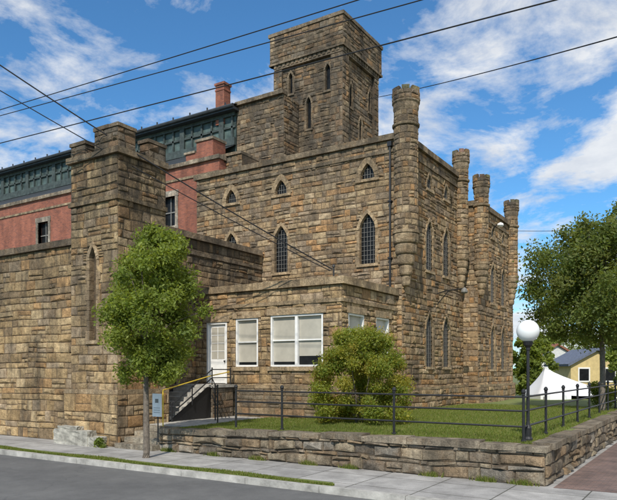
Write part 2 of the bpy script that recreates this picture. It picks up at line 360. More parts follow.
panel(c,fx(ty0-o_),tx0-o_,tx1+o_,20.72,22.3,pal=PT); panel(c,fy(tx1+o_),ty0-o_,ty1+o_,20.72,22.3,pal=PT); c.box(tx0-o_,tx1+o_-.02,ty0-o_+.02,ty1+o_,20.6,22.3,MORT)
course_x(c,tx0-.34,tx1+.34,ty0-.34,ty0+.1,22.3,22.5,PALD[1]); course_y(c,tx1-.1,tx1+.34,ty0+.12,ty1+.34,22.3,22.5,PALD[1]); course_x(c,tx0-.31,tx1+.31,ty0-.31,ty0-.02,20.6,20.73,PALD[1]); course_y(c,tx1,tx1+.31,ty0-.01,ty1+.3,20.6,20.73,PALD[1])
c.build('parapet','stone_dark',tw)
c=MB(); c.box(tx0,tx1+.2,ty0-.2,ty1,20.32,20.6,PALD[1]); n=15
for k in range(n):
    u=tx0+.1+(tx1-tx0-.2)*k/(n-1); c.box(u-.09,u+.09,ty0-.235,ty0-.18,20.42,20.6,PALD[1])
for k in range(n):
    u=ty0+.1+(ty1-ty0-.2)*k/(n-1); c.box(tx1+.18,tx1+.235,u-.09,u+.09,20.42,20.6,PALD[1])
c.build('corbel_table','stone_dark',tw)
c=MB(); e=.17
panel(c,fx(ty0-e),tx0-.05,tx0+.55,12,20.3,pal=PT,hr=(.25,.4)); panel(c,fx(ty0-e),tx1-.6,tx1+e,12,20.3,pal=PT,hr=(.25,.4)); panel(c,fy(tx1+e),ty0-e,ty0+.55,12,20.3,pal=PT,hr=(.25,.4)); panel(c,fy(tx1+e),ty1-.55,ty1,12,20.3,pal=PT,hr=(.25,.4))
c.box(tx0-.04,tx0+.54,ty0-e+.01,ty0+.01,12,20.3,MORT); c.box(tx1-.59,tx1+e-.01,ty0-e+.01,ty0+.54,12,20.3,MORT); c.box(tx1-.03,tx1+e-.01,ty1-.54,ty1,12,20.3,MORT)
c.build('corner_pilasters','stone_dark',tw)
c=MB(); c.tube([(-.50,-.12,12.1),(-.50,-.12,1.2)],.045,8); c.box(-.6,-.41,-.2,-.02,11.95,12.15); [c.box(-.58,-.42,-.19,-.02,z,z+.06) for z in (2.4,4.8,7.2,9.6)]; c.build('downspout','iron',jail)
c=MB(); c.tube([(.05,3.9,6.1),(.5,3.9,6.2),(1.3,3.9,6.25)],.03,6); c.tube([(.05,3.9,5.6),(.6,3.9,6.2)],.02,6); c.build('bracket','iron',jail)
lp=MB(); lp.lathe(1.35,3.9,[(.02,6.3),(.14,6.2),(.16,6.08),(.1,6.02)],12); lp.build('wall_light','grille',jail)
c=MB(); c.tube([(.82,10.2,10.2),(1.0,10.2,10.42),(1.2,10.2,10.42)],.03,6); c.build('bracket','iron',jail)
lp=MB(); lp.lathe(1.2,10.2,[(.03,10.52),(.15,10.46),(.18,10.36),(.1,10.28)],12); lp.build('wall_light','white',jail)
# ================================================================ ANNEX
ann=thing('stone_annex','low flat-roofed stone annex with white door and paired white windows','building',(-3.5,-2.5,0))
AY=-4.67; AX=-.25; f=fx(AY)
D=(-6.68,-5.6,1.95,4.45); W1=(-5.14,-4.03,2.63,4.55); W2=(-3.42,-1.05,2.63,4.6)
mb=MB(); panel(mb,f,-7.28,AX,.5,5.62,[D,W1,W2],pal=PALY)
W3=(-4.2,-2.95,2.63,4.6); W4=(-1.95,-.75,2.63,4.6)
panel(mb,fy(AX),AY,0,.5,5.62,[W3,W4],pal=PALY); mb.box(-7.28,AX-.18,AY+.18,-.05,.3,5.6,MORT); mb.build('wall','stone',ann)
c=MB(); course_x(c,-7.28,AX+.14,AY-.14,AY+.3,5.62,5.9,TRIML); course_y(c,AX-.3,AX+.14,AY+.32,-.06,5.62,5.9,TRIML); course_x(c,-7.28,AX+.07,AY-.08,AY+.02,4.98,5.12,TRIML); course_y(c,AX-.02,AX+.075,AY+.03,-.05,4.98,5.12,TRIML); c.build('cornice','stone_left',ann)
c=MB(); c.box(-7.2,AX-.3,AY+.32,-.06,5.5,5.7); c.build('roof','roof',ann)
c=MB(); course_x(c,-5.05,AX+.17,AY-.17,AY+.02,1.78,1.92,TRIM); course_y(c,AX-.02,AX+.175,AY+.03,-.2,1.78,1.92,TRIM); panel(c,fx(AY-.14),-5.05,AX+.14,.5,1.78,pal=PALD); panel(c,fy(AX+.14),AY-.14,-.2,.5,1.78,pal=PALD); c.build('plinth','stone',ann)
def rectwin(root,f,r,cols,sash=True):
    a,b_,z0,z1=r; g=MB(); g.face([f(a,z0,-.13),f(b_,z0,-.13),f(b_,z1,-.13),f(a,z1,-.13)]); w=g.build('window','glass',root)
    fr=MB(); P=lambda u0,u1,v0,v1,n0,n1:fr.prism([(u0,v0),(u1,v0),(u1,v1),(u0,v1)],f,n0,n1,(.8,)*3)
    t=.07; P(a,a+t,z0,z1,-.17,.0); P(b_-t,b_,z0,z1,-.17,.0); P(a+t,b_-t,z0,z0+t,-.17,.002); P(a+t,b_-t,z1-t,z1,-.17,.002)
    bl=MB()
    for k in range(1,cols): u=a+(b_-a)*k/cols; P(u-.06,u+.06,z0+t,z1-t,-.17,-.004)
    for k in range(cols):
        u0=a+(b_-a)*k/cols+.07; u1=a+(b_-a)*(k+1)/cols-.07
        zm=(z0+z1)/2+.02; P(u0,u1,zm-.025,zm+.025,-.125,-.05)
        zb=z0+t+(.28 if k else .1)*(z1-z0)*.6; bl.prism([(u0,zb),(u1,zb),(u1,z1-t),(u0,z1-t)],f,-.129,-.124,(.5,)*3)
    bl.build('blind','pane',w); fr.build('frame','white',w)
    s=MB(); s.prism([(a-.12,z0-.16),(b_+.12,z0-.16),(b_+.12,z0-.003),(a-.12,z0-.003)],f,-.15,.1,TRIML); s.build('sill','stone',w)
    s=MB(); s.prism([(a-.15,z1+.003),(b_+.15,z1+.003),(b_+.15,z1+.26),(a-.15,z1+.26)],f,-.15,.055,TRIML); s.build('lintel','stone',w); return w
rectwin(ann,f,W1,1); rectwin(ann,f,W2,2); rectwin(ann,fy(AX),W3,1); rectwin(ann,fy(AX),W4,1)
a,b_,z0,z1=D
dr=MB(); dr.prism([(a+.08,z0+.01),(b_-.08,z0+.01),(b_-.08,z1-.08),(a+.08,z1-.08)],f,-.14,-.08,(.8,)*3); dr.prism([(a+.2,z0+.15),(b_-.2,z0+.15),(b_-.2,z0+.8),(a+.2,z0+.8)],f,-.08,-.065,(.8,)*3); door=dr.build('door','white',ann)
g=MB(); g.face([f(a+.2,z0+1.0,-.074),f(b_-.2,z0+1.0,-.074),f(b_-.2,z1-.2,-.074),f(a+.2,z1-.2,-.074)]); g.build('door_pane','pane',door)
g=MB(); 
for k in (1,2,3): zz=z0+1.0+(z1-z0-1.2)*k/4; g.prism([(a+.2,zz-.012),(b_-.2,zz-.012),(b_-.2,zz+.012),(a+.2,zz+.012)],f,-.08,-.06,(.8,)*3)
um=(a+b_)/2; g.prism([(um-.012,z0+1.0),(um+.012,z0+1.0),(um+.012,z1-.2),(um-.012,z1-.2)],f,-.08,-.058,(.8,)*3); g.build('glazing_bar','white',door)
g=MB(); 
for r in ((a,a+.08,z0,z1),(b_-.08,b_,z0,z1),(a+.08,b_-.08,z1-.08,z1)): g.prism([(r[0],r[2]),(r[1],r[2]),(r[1],r[3]),(r[0],r[3])],f,-.17,.01,(.8,)*3)
g.build('door_frame','white',door)
g=MB(); g.prism([(b_-.2,z0+.88),(b_-.12,z0+.88),(b_-.12,z0+.94),(b_-.2,z0+.94)],f,-.08,-.02,(.2,)*3); g.build('door_handle','iron',door)
g=MB(); g.prism([(a-.15,z1+.003),(b_+.15,z1+.003),(b_+.15,z1+.26),(a-.15,z1+.26)],f,-.15,.055,TRIML); g.build('lintel','stone',ann)
# ================================================================ SIDE WING
wing=thing('stone_wing','plain windowless stone wing between the gate tower and the main front','building',(-8,-4,0))
mb=MB(); panel(mb,fy(-7.3),-8.4,-.02,.3,7.95,pal=PALD+PAL[:4]); mb.box(-10.5,-7.48,-8.2,-.02,0,7.95,MORT); panel(mb,fx(-8.4),-10.5,-7.3,.3,7.95,pal=PALD); mb.build('wall','stone_left',wing)
c=MB(); course_y(c,-7.75,-7.14,-8.5,-.16,7.95,8.2,PALD[1]); course_y(c,-7.32,-7.22,-8.4,-.1,7.3,7.42,PALD[1]); c.build('coping','stone_dark',wing)
# ================================================================ GATE TOWER + YARD WALL
gt=thing('gate_tower','square battlemented stone gate tower with narrow arched niche, left of the street tree','tower',(-6.5,-9.5,0))
GX0,GX1,GY0,GY1=-7.72,-5.35,-10.5,-8.35
nh=lholes(-6.55,3.5,.34,3.15,2.7)
mb=MB(); panel(mb,fx(GY0),GX0,GX1,1.8,9.6,nh,hr=(.2,.4),pal=PALY); panel(mb,fy(GX1),GY0,GY1,1.8,9.6,hr=(.2,.4),pal=PAL); panel(mb,lambda u,v,n:(GX0-n,u,v),GY0,GY1,6,9.6,pal=PAL); mb.box(GX0+.02,GX1-.18,GY0+.18,GY1,0,9.6,MORT)
panel(mb,fx(GY0-.16),GX0-.16,GX1+.16,.0,1.7,hr=(.25,.5),wr=(.4,.9),pal=PALY); panel(mb,fy(GX1+.16),GY0-.16,GY1,.0,1.7,hr=(.25,.5),pal=PAL); mb.box(GX0-.15,GX1+.15,GY0-.15,GY1-.01,0,1.7,MORT)
mb.build('wall','stone_left',gt)
c=MB(); course_x(c,GX0-.18,GX1+.18,GY0-.18,GY0+.03,1.7,1.85,TRIM); course_y(c,GX1-.02,GX1+.18,GY0+.033,GY1,1.7,1.85,TRIM); c.build('base_course','stone',gt)
c=MB(); course_x(c,GX0-.06,GX1+.1,GY0-.1,GY0+.03,8.1,8.25); course_y(c,GX1-.02,GX1+.1,GY0+.033,GY1,8.1,8.25); c.build('string_course','stone_left',gt)
c=MB(); course_x(c,GX0-.12,GX1+.14,GY0-.14,GY0+.3,9.6,9.8); course_y(c,GX1-.3,GX1+.14,GY0+.32,GY1,9.6,9.8); course_y(c,GX0-.12,GX0+.3,GY0+.32,GY1,9.6,9.8); c.build('coping','stone_dark',gt)
def merlon(x0,x1,y0,y1,z0,z1):
    c=MB(); panel(c,fx(y0),x0,x1,z0,z1,pal=PALD,hr=(.2,.3)); panel(c,fy(x1),y0,y1,z0,z1,pal=PALD,hr=(.2,.3)); panel(c,lambda u,v,n:(x0-n,u,v),y0,y1,z0,z1,pal=PALD,hr=(.2,.3)); c.box(x0+.01,x1-.01,y0+.01,y1,z0-.01,z1,MORT)
    course_x(c,x0-.04,x1+.05,y0-.05,y1+.02,z1,z1+.12,PALD[1],.45); c.build('merlon','stone_dark',gt)
merlon(GX0,GX0+.75,GY0,GY0+.45,9.8,10.2); merlon(GX1-1.15,GX1,GY0,GY0+.75,9.8,10.5); merlon(GX1-.45,GX1,GY1-.8,GY1,9.8,10.35); merlon(GX0,GX0+.45,GY1-.6,GY1,9.8,10.2)
lancet(gt,fx(GY0),-6.55,3.5,.34,3.15,2.7,t=.14,grille=False,blind=(.13,.11,.085),base=TRIML)
yw=thing('yard_wall','high golden stone yard wall with dark coping left of the gate tower','wall',(-14,-10,0))
mb=MB(); panel(mb,fx(-10.36),-22,GX0,.0,6.85,hr=(.2,.42),wr=(.28,.9),pal=PALY); mb.box(-22,GX0,-10.34,-9.7,0,6.85,MORT); mb.build('wall','stone_left',yw)
c=MB(); course_x(c,-22,GX0,-10.5,-9.6,6.85,7.08,PALD[2]); c.build('coping','stone_dark',yw)
bm=bmesh.new(); 
for (cx,cy,cz,sx,sy,sz) in ((-7.05,-10.85,.24,1.75,.42,.5),(-7.3,-10.82,.52,1.0,.34,.16),(-5.95,-10.85,.15,.55,.4,.32)):
    r=bmesh.ops.create_cube(bm,size=1); bmesh.ops.subdivide_edges(bm,edges=list({e for v in r['verts'] for e in v.link_edges}),cuts=5,use_grid_fill=True)
    for v in bm.verts:
        if v.tag: continue
        v.tag=True; v.co=Vector((cx+v.co.x*sx+R(-.02,.02),cy+v.co.y*sy+R(-.018,.018),cz+v.co.z*sz+R(-.018,.018)))
me=bpy.data.meshes.new('stone_footing'); bm.to_mesh(me); bm.free(); me.materials.append(M['footing']); fo=bpy.data.objects.new('stone_footing',me); C.objects.link(fo)
tag(fo,'low worn grey footing block at the foot of the gate tower','block')
# ================================================================ BRICK CELL BLOCK
cell=thing('brick_building','long red brick building with glazed clerestory and dark metal eaves behind the walls','building',(-25,6,0))
BY=2.0; f=fx(BY)
bw=MB(); wins=[-15.5,-21.3,-27.1,-32.9,-38.7]; z0,z1=10.75,12.45
xs=[-46]+sum([[x-.55,x+.55] for x in reversed(wins)],[])+[-11.7]
for i in range(0,len(xs)-1,2): bw.box(xs[i],xs[i+1],BY,BY+.4,0,14.0)
for x in wins: bw.box(x-.55,x+.55,BY+.002,BY+.4,0,z0); bw.box(x-.55,x+.55,BY+.002,BY+.4,z1,14.0)
bw.box(-46,-11.7,BY+.4,14,0,13.9); bw.build('wall','brick',cell)
c=MB(); course_x(c,-46,-11.6,BY-.15,BY+.5,14.0,14.22,(.42,.38,.32)); c.box(-46,-11.7,BY-.06,BY+.0,13.25,13.38,TRIML); c.build('cornice','stone',cell)
for x in wins:
    g=MB(); g.face([f(x-.55,z0,-.25),f(x+.55,z0,-.25),f(x+.55,z1,-.25),f(x-.55,z1,-.25)]); w=g.build('window','glass',cell)
    g=MB(); g.box(x-.03,x+.03,BY+.2,BY+.24,z0,z1); g.box(x-.55,x+.55,BY+.19,BY+.235,11.55,11.62); g.build('frame','grille',w)
    g=MB(); g.box(x-.8,x+.8,BY-.06,BY+.2,z1,z1+.32,(.56,.54,.50)); g.build('lintel','stone',w)
    g=MB(); g.box(x-.76,x-.55,BY-.05,BY+.24,z0,z1-.002,(.50,.48,.44)); g.box(x+.55,x+.76,BY-.05,BY+.24,z0,z1-.002,(.50,.48,.44)); g.build('jamb','stone',w)
    g=MB(); g.box(x-.8,x+.8,BY-.08,BY+.24,z0-.18,z0,(.52,.49,.44)); g.build('sill','stone',w)
c=MB(); c.face([(-46,BY,14.24),(-12.95,BY,14.24),(-12.95,5,15.9),(-46,5,15.9)]); c.build('aisle_roof','roof',cell)
EZ=17.85
cl=MB(); cl.box(-46,-12.95,5,12,14,EZ); cst=cl.build('clerestory','green',cell)
c=MB(); x=-46
k=0
while x<-13:
    c.box(x-.06,x+.06,4.9,5.01,16.2,EZ-.1) if k%4 else c.box(x-.18,x+.18,4.86,5.01,15.8,EZ-.05); x+=.8; k+=1
c.box(-46,-12.96,4.9,5.0,16.9,17.02); c.box(-46,-12.96,4.84,5.005,15.85,16.3); c.box(-46,-12.96,4.85,5.003,17.6,17.82); c.build('glazing_bars','dkgreen',cst)
c=MB(); c.box(-46,-12.7,4.45,5.1,EZ-.05,EZ+.1); c.tube([(-46,4.4,EZ+.14),(-12.7,4.4,EZ+.14)],.11,8); c.face([(-46,4.4,EZ+.23),(-12.7,4.4,EZ+.23),(-12.7,9,EZ+1.4),(-46,9,EZ+1.4)]); c.face([(-46,9,EZ+1.4),(-12.7,9,EZ+1.4),(-12.7,13,EZ),(-46,13,EZ)])
x=-45.5
while x<-13: c.tube([(x,4.42,EZ+.15),(x,4.42,EZ+.4)],.05,6); x+=1.4
c.build('roof','roof',cell)
c=MB(); course_x(c,-12.9,-9.45,4.8,5.3,18.1,18.32,PALD[1]); panel(c,fx(5.0),-12.9,-9.5,12,18.1,pal=PT); panel(c,fy(-9.5),5,6.5,12,18.1,pal=PT); c.box(-12.9,-9.52,5.02,12,11,18.1,MORT); c.build('end_wall','stone_dark',cell)
c=MB(); c.box(-13.3,-12.1,1.95,3.0,14.22,15.15); c.box(-14.1,-13.3,1.955,2.8,14.22,14.6); bp=c.build('brick_parapet','brick',cell)
c=MB(); c.box(-13.38,-12.05,1.88,3.05,15.15,15.29,(.45,.41,.35)); c.box(-14.2,-13.38,1.88,2.85,14.6,14.72,(.45,.41,.35)); c.build('coping','stone',bp)
c=MB(); course_x(c,-12.05,-10.6,2.5,4.8,14.25,14.4,PALD[1]); panel(c,fx(2.6),-12.05,-10.6,12,14.25,pal=PT); panel(c,fx(2.6),-10.6,-9.3,12,13.4,pal=PT); c.box(-12.05,-10.62,2.62,4.8,11,14.25,MORT); c.box(-10.6,-9.3,2.62,4.8,11,13.4,MORT); c.box(-10.6,-9.2,2.5,4.8,13.4,13.52,PALD[1]); c.build('stone_gable','stone_dark',cell)
q=at_Y(223,85,5.2); c=MB(); c.box(q.x-.33,q.x+.33,4.9,5.5,17.3,q.z-.1); ch=c.build('chimney','brick',cell); c=MB(); c.box(q.x-.39,q.x+.39,4.84,5.56,q.z-.1,q.z+.03); c.box(q.x-.36,q.x+.36,4.87,5.53,q.z-.45,q.z-.36); c.build('chimney_cap','brick',ch)
# ================================================================ STEPS, STAIRS
c=MB()
for k in range(4):
    y=-10.8+.38*k; x=-5.15+.02*k
    while x<-3.5:
        w=min(R(.5,.9),-3.48-x); k2=R(.75,1.15); c.box(x+.004,x+w-.004,y+R(-.02,.02),-9.1,.16*k+.001,.16*(k+1)+R(-.01,.01),tuple(q*k2 for q in (.50,.45,.36))); x+=w
tag(c.build('stone_steps','stone_wall'),'worn stone steps rising from pavement between gate tower and retaining wall','steps')
c=MB(); c.box(-7.28,-3.3,-9.3,-4.7,0,.66,(.4,.38,.34)); struct(c.build('path','concrete'))
st=thing('entry_stairs','dark iron entry stairs climbing to the white door, with yellow handrail','stairs',(-6,-7,.64))
c=MB(); c.box(-7.1,-5.08,-6.12,-4.82,1.82,1.93); c.build('landing','concrete',st)
c=MB(); panel(c,fy(-5.14),-6.08,-4.85,.6,1.8,pal=PALD,rel=.02); panel(c,fx(-6.06),-7.1,-5.14,.6,1.8,pal=PALD,rel=.02); c.box(-7.1,-5.16,-6.03,-4.85,.5,1.8,MORT); c.build('landing_base','stone_dark',st)
for k in range(7):
    y=-8.2+.3*k; z=.66+.165*(k+1); c=MB(); c.box(-6.9,-5.3,y,y+.33,z-.17,z-.0,(.4,.38,.34)); c.build('tread','concrete',st)
for x in (-6.95,-5.27):
    c=MB(); c.prism([(-8.3,.66),(-6.1,.66),(-6.1,1.85),(-6.25,1.85)],lambda u,v,n:(n,u,v),x,x+.05,(.1,)*3); c.prism([(-8.3,.66),(-6.1,.66),(-6.1,1.85),(-6.25,1.85)],lambda u,v,n:(n,u,v),x+.05,x,(.1,)*3); c.build('stringer','iron',st)
for (x,pp) in ((-5.15,[(-8.25,.66,1.3),(-7.2,1.2,1.9),(-6.1,1.93,2.55),(-5.0,1.93,2.55)]),(-7.05,[(-8.25,.66,1.3),(-6.1,1.93,2.55)])):
    for y,a0,a1 in pp:
        c=MB(); c.tube([(x,y,a0),(x,y,a1)],.024,8); c.lathe(x,y,[(.02,a1),(.035,a1+.02),(.015,a1+.05)],8); c.build('post','iron',st)
    for off in (0,.32):
        c=MB(); c.tube([(x,y,a1-off-.03) for y,a0,a1 in pp],.024,6); c.build('rail','iron',st)
for x,y in ((-4.3,-6.9),(-3.5,-7.7)):
    c=MB(); c.tube([(x,y,.65),(x,y,1.95)],.024,8); c.lathe(x,y,[(.02,1.95),(.035,1.97),(.015,2.0)],8); c.build('post','iron',st)
for z in (0,.33,.66):
    c=MB(); c.tube([(-5.15,-6.1,2.2-z),(-4.3,-6.9,1.93-z),(-3.5,-7.7,1.9-z)],.022,6); c.build('rail','iron',st)
hx,hy=at_d(163,21.3); c=MB(); c.tube([(hx,hy,1.83),(-5.2,-6.1,2.28),(-5.3,-4.9,2.42)],.022,8); c.tube([(hx,hy,.5),(hx,hy,1.83)],.02,8); c.build('yellow_handrail','yellow',st)
x,y=at_d(158,19.6); sg=thing('notice_sign','small white notice board on a dark post beside the stone steps','sign',(x,y,.4))
c=MB(); c.tube([(x,y,.3),(x,y,1.55)],.02,6); c.build('post','iron',sg)
c=MB(); c.box(x-.19,x+.19,y-.05,y-.025,1.08,1.78); bd=c.build('board','white',sg)
c=MB(); c.box(x-.07,x+.07,y-.054,y-.051,1.5,1.62); [c.box(x-.13,x+.13,y-.054,y-.051,1.2+.07*k,1.212+.07*k) for k in range(3)]; c.build('printed_panel','grille',bd)
# ================================================================ GROUND
def sheet(name,pts,z,mat):
    c=MB(); c.face([(x,y,z) for x,y in pts]); return struct(c.build(name,mat))
sheet('ground',[(-500,-500),(500,-500),(500,900),(-500,900)],-.16,'field')
arc=[(8.6+2.4*math.sin(a),-10.6-2.4*math.cos(a)) for a in [math.pi/2*k/8 for k in range(9)]]
sheet('road',[(-150,-23),(150,-23),(150,-12.6),(-150,-12.6)],-.13,'asphalt')
sheet('side_road',[(10.5,-12.7),(18,-12.7),(18,200),(10.5,200)],-.126,'asphalt')
c=MB(); c.face([(-150,-13,0),*[(x,y,0) for x,y in arc],(11,60,0),(-150,60,0)]); struct(c.build('sidewalk','sidewalk'))
c=MB(); pth=[(-60,-13)]+[(x,-13) for x in np.arange(-58,8.6,2)]+arc+[(11,y) for y in range(-8,60,2)]
for (xa,ya),(xb,yb) in zip(pth,pth[1:]):
    dx,dy=xb-xa,yb-ya; L=math.hypot(dx,dy)
    if L<.05: continue
    nx,ny=dy/L,-dx/L; k=R(.85,1.1); col=tuple(q*k for q in (.62,.60,.56))
    g=.006; xa2,ya2,xb2,yb2=xa+dx/L*g,ya+dy/L*g,xb-dx/L*g,yb-dy/L*g
    P=[(xa2,ya2),(xb2,yb2),(xb2+nx*.16,yb2+ny*.16),(xa2+nx*.16,ya2+ny*.16)]
    c.prism(P,lambda u,v,n:(u,v,n),-.15,.012+R(-.004,.004),col)
struct(c.build('kerb','concrete'))
sheet('verge',[(-60,-12.95),(4.2,-12.95),(4.0,-12.55),(-60,-12.45)],.006,'turf')
sheet('side_path',[(8.25,-10.6),(10.9,-10.4),(10.9,60),(8.25,60)],.004,'paver')
def lz(x): return .68+.19*min(1,max(0,(x+3.3)/6))
c=MB(); nx_,ny_=22,52
def lp_(i,j):
    x=-3.4+(7.85+3.4)*i/nx_; y=-10.25+28*j/ny_; return (x,y,lz(x)-.03+.02*math.sin(x*1.7+y*.9))
for i in range(nx_):
    for j in range(ny_): c.face([lp_(i,j),lp_(i+1,j),lp_(i+1,j+1),lp_(i,j+1)])
struct(c.build('lawn','turf'))
sheet('far_lawn',[(-40,17.5),(8,17.5),(8,90),(-40,90)],.5,'field')
rw=thing('retaining_wall','low tan stone retaining wall holding up the lawn above the pavement','wall',(3,-10.4,0))
c=MB(); panel(c,lambda u,v,n:(u,-10.5-n+.02*math.sin(u*2.1),v*lz(u)/.87),-3.42,8.07,0,.74,hr=(.1,.3),wr=(.16,.8),rel=.09,pal=PALR,irr=2.2); panel(c,fy(8.07),-10.5,16,0,.74,hr=(.1,.3),wr=(.16,.8),rel=.09,pal=PALR,irr=2.2)
c.box(-3.4,8.05,-10.45,-10.1,0,.55,MORT); c.box(7.75,8.05,-10.1,16,0,.72,MORT); c.box(-.5,8.05,-10.44,-10.12,.5,.73,MORT); panel(c,lambda u,v,n:(-3.42-n,u,v),-10.5,-10.1,0,.6); c.build('wall','stone_wall',rw)
c=MB(); x=-3.45
while x<8.1:
    w=min(R(.35,1.3),8.12-x)
    if 8.12-x-w<.35: w=8.12-x
    z=lz(x+w/2); k=R(.65,1.15); col=tuple(q*k for q in (.44,.38,.29)); j=lambda:R(-.05,.045); t1,t2=R(-.03,.025),R(-.03,.025)
    A=[(x+.008,-10.57+j()),(x+w*.35,-10.58+j()),(x+w*.7,-10.58+j()),(x+w-.008,-10.57+j()),(x+w-.008,-10.08),(x+.008,-10.08)]; zf=lambda u:z+t1+(t2-t1)*(u-x)/w
    zbm=z-.13-R(0,.03); c.face([(u,v,zf(u)) for u,v in A],col)
    for i in range(6): p,q=A[i],A[(i+1)%6]; c.face([(*p,zf(p[0])),(*q,zf(q[0])),(*q,zbm),(*p,zbm)],col)
    x+=w
y=-10.075
while y<16:
    w=R(.4,1.3); k=R(.65,1.15); c.box(7.68,8.15+R(-.04,.04),y+.006,y+w-.006,.74,.87+R(-.03,.025),tuple(q*k for q in (.44,.38,.29))); y+=w
c.build('coping','stone_wall',rw)
# ================================================================ FENCE
fe=thing('iron_fence','black iron pipe fence with ball-topped posts along the lawn edge','fence',(3,-9.8,.87))
FY=-9.85; FX=7.45
fr_pts=[at_Y(px,400,FY).x for px in (236,282,394)]+[FX]
def post(x,y):
    z=lz(x)-.03; c=MB(); c.lathe(x,y,[(.06,z),(.06,z+.05),(.035,z+.07),(.032,1.92),(.052,1.93),(.034,1.95),(.056,1.99),(.05,2.03),(.018,2.07)],10); c.build('post','iron',fe)
for x in fr_pts: post(x,FY)
sy=[-7.6,-5.4,-3.2,-1.0,1.2,3.4,5.6,7.8]
for y in sy: post(FX,y)
for z in (1.88,1.56,1.2):
    c=MB(); c.tube([(fr_pts[0],FY,z),(FX,FY,z)],.025,6); c.build('rail','iron',fe)
    c=MB(); c.tube([(FX,FY,z),(FX,7.8,z)],.025,6); c.build('rail','iron',fe)
# ================================================================ LAMP
lx,ly=at_d(528,15.0)
la=thing('lamp_post','black lamp post with round white globe at the lawn corner','lamp post',(lx,ly,.87))
c=MB(); c.lathe(lx,ly,[(.11,.84),(.11,.9),(.08,.95),(.085,1.15),(.05,1.22),(.04,1.3),(.035,2.95),(.05,2.97),(.05,3.02),(.1,3.08),(.12,3.16)],14); c.build('pole','iron',la)
c=MB(); c.lathe(lx,ly,[(max(.02,.26*math.sin(math.pi*k/20)),3.41-.26*math.cos(math.pi*k/20)) for k in range(1,20)],32); c.build('globe','globe',la,smooth=True)
# ================================================================ FOLIAGE
def leaves(name,clumps,n,size,cols,parent,seed=1,flat=.5,loose=1.25):
    rg=np.random.default_rng(seed); cl=np.array([c[:3] for c in clumps]); cr=np.array([c[3] for c in clumps])
    p=cr**2; idx=rg.choice(len(cl),n,p=p/p.sum()); d=rg.normal(size=(n,3)); d/=np.linalg.norm(d,axis=1)[:,None]
    rr=cr[idx]*(rg.random(n)**.45)*rg.uniform(.7,loose,n); P=cl[idx]+d*rr[:,None]*np.array([1,1,.9])
    nrm=d*.4+rg.normal(size=(n,3))*.8+np.array([0,0,flat]); nrm/=np.linalg.norm(nrm,axis=1)[:,None]
    a=np.cross(nrm,rg.normal(size=(n,3))); a/=np.linalg.norm(a,axis=1)[:,None]; b=np.cross(nrm,a)
    s=size*rg.uniform(.6,1.3,n)[:,None]; V=np.stack([P-a*s,P-b*s*.5+nrm*s*.08,P+a*s,P+b*s*.5+nrm*s*.08],axis=1).reshape(-1,3)
    cols=np.array(cols); base=cols[rg.integers(0,len(cols),len(cl))][idx]*.5+cols[rg.integers(0,len(cols),n)]*.5
    base=base*rg.uniform(.7,1.3,n)[:,None]
    return npmesh(name,V,4,base,'leaf',parent)
def tree(label,x,y,zb,zc0,zc1,rad,prof,ncl,nl,size,cols,tr,seed,group=None,cat='tree',lean=(0,0),name='leafy_tree',cs=1,extra=(),loose=1.25):
    rg=random.Random(seed); t=thing(name,label,cat,(x,y,zb),group); cl=list(extra)
    for i in range(ncl):
        h=(i+rg.random())/ncl; R_=rad*prof(h); a=rg.uniform(0,2*math.pi); q=R_*(rg.random()**.5)*rg.uniform(.72,1.08)
        lf=min(1,h*2.5); cl.append((x+lean[0]*lf+q*math.cos(a),y+lean[1]*lf+q*math.sin(a),zc0+(zc1-zc0)*h,cs*(rg.uniform(.12,.24)*rad*(.5+.5*prof(h))+.05)))
    leaves('crown',cl,nl,size,cols,t,seed,loose=loose)
    m=MB(); zm=zc0+(zc1-zc0)*.7
    m.tube([(x,y,zb-.05),(x+.02,y,zb+.15),(x+.03,y-.02,(zb+zc0)/2),(x,y,zc0+.2),(x+lean[0]*.6+.05,y+lean[1]*.6+.05,zc0+(zc1-zc0)*.4),(x+lean[0],y+lean[1],zm)],[tr*1.5,tr*1.1,tr,tr*.85,tr*.5,tr*.15],10)
    for c_ in rg.sample(cl,min(20,len(cl))):
        z0=min(c_[2]-.2,zc0+(zc1-zc0)*.45)*.6+zc0*.4; mid=(x+(c_[0]-x)*.45,y+(c_[1]-y)*.45,(z0+c_[2])/2+.1); m.tube([(x,y,z0),mid,(c_[0],c_[1],c_[2])],[tr*.4,tr*.25,tr*.08],6)
    m.build('trunk','bark',t); return t
GR=[(.16,.205,.04),(.19,.24,.045),(.22,.26,.055),(.12,.165,.035)]
DG=[(.095,.135,.035),(.12,.16,.04),(.15,.185,.045),(.17,.18,.055)]
YG=[(.22,.25,.04),(.29,.29,.05),(.16,.21,.035),(.18,.22,.04),(.32,.26,.05),(.13,.18,.03)]
x,y=at_d(146,18.3)
egg=lambda h: (.5+.5*(h/.28)**.7 if h<.28 else max(.2,1-((h-.28)/.76)**3.3))
tree('bright green oval street tree growing from the pavement before the gate tower',x,y,0,2.25,6.5,1.42,egg,125,40000,.055,GR,.085,11,name='street_tree',lean=(Q[0]*.32,Q[1]*.32),cs=1.0,loose=1.6)
x,y=at_d(360,20.3); sh=thing('rounded_shrub','big rounded yellow-green shrub in front of the annex corner','shrub',(x,y,.87)); cl=[]
rg=random.Random(4)
for i in range(200):
    th=rg.uniform(0,2*math.pi); h=rg.random(); q=1.45*math.sqrt(max(0,1-(max(0,h-.3)/.75)**2))*(rg.random()**.42); cl.append((x+q*math.cos(th),y+q*math.sin(th),1.0+2.7*h,rg.uniform(.16,.32)))
leaves('foliage',cl,60000,.042,YG,sh,5,loose=1.5); m_=MB()
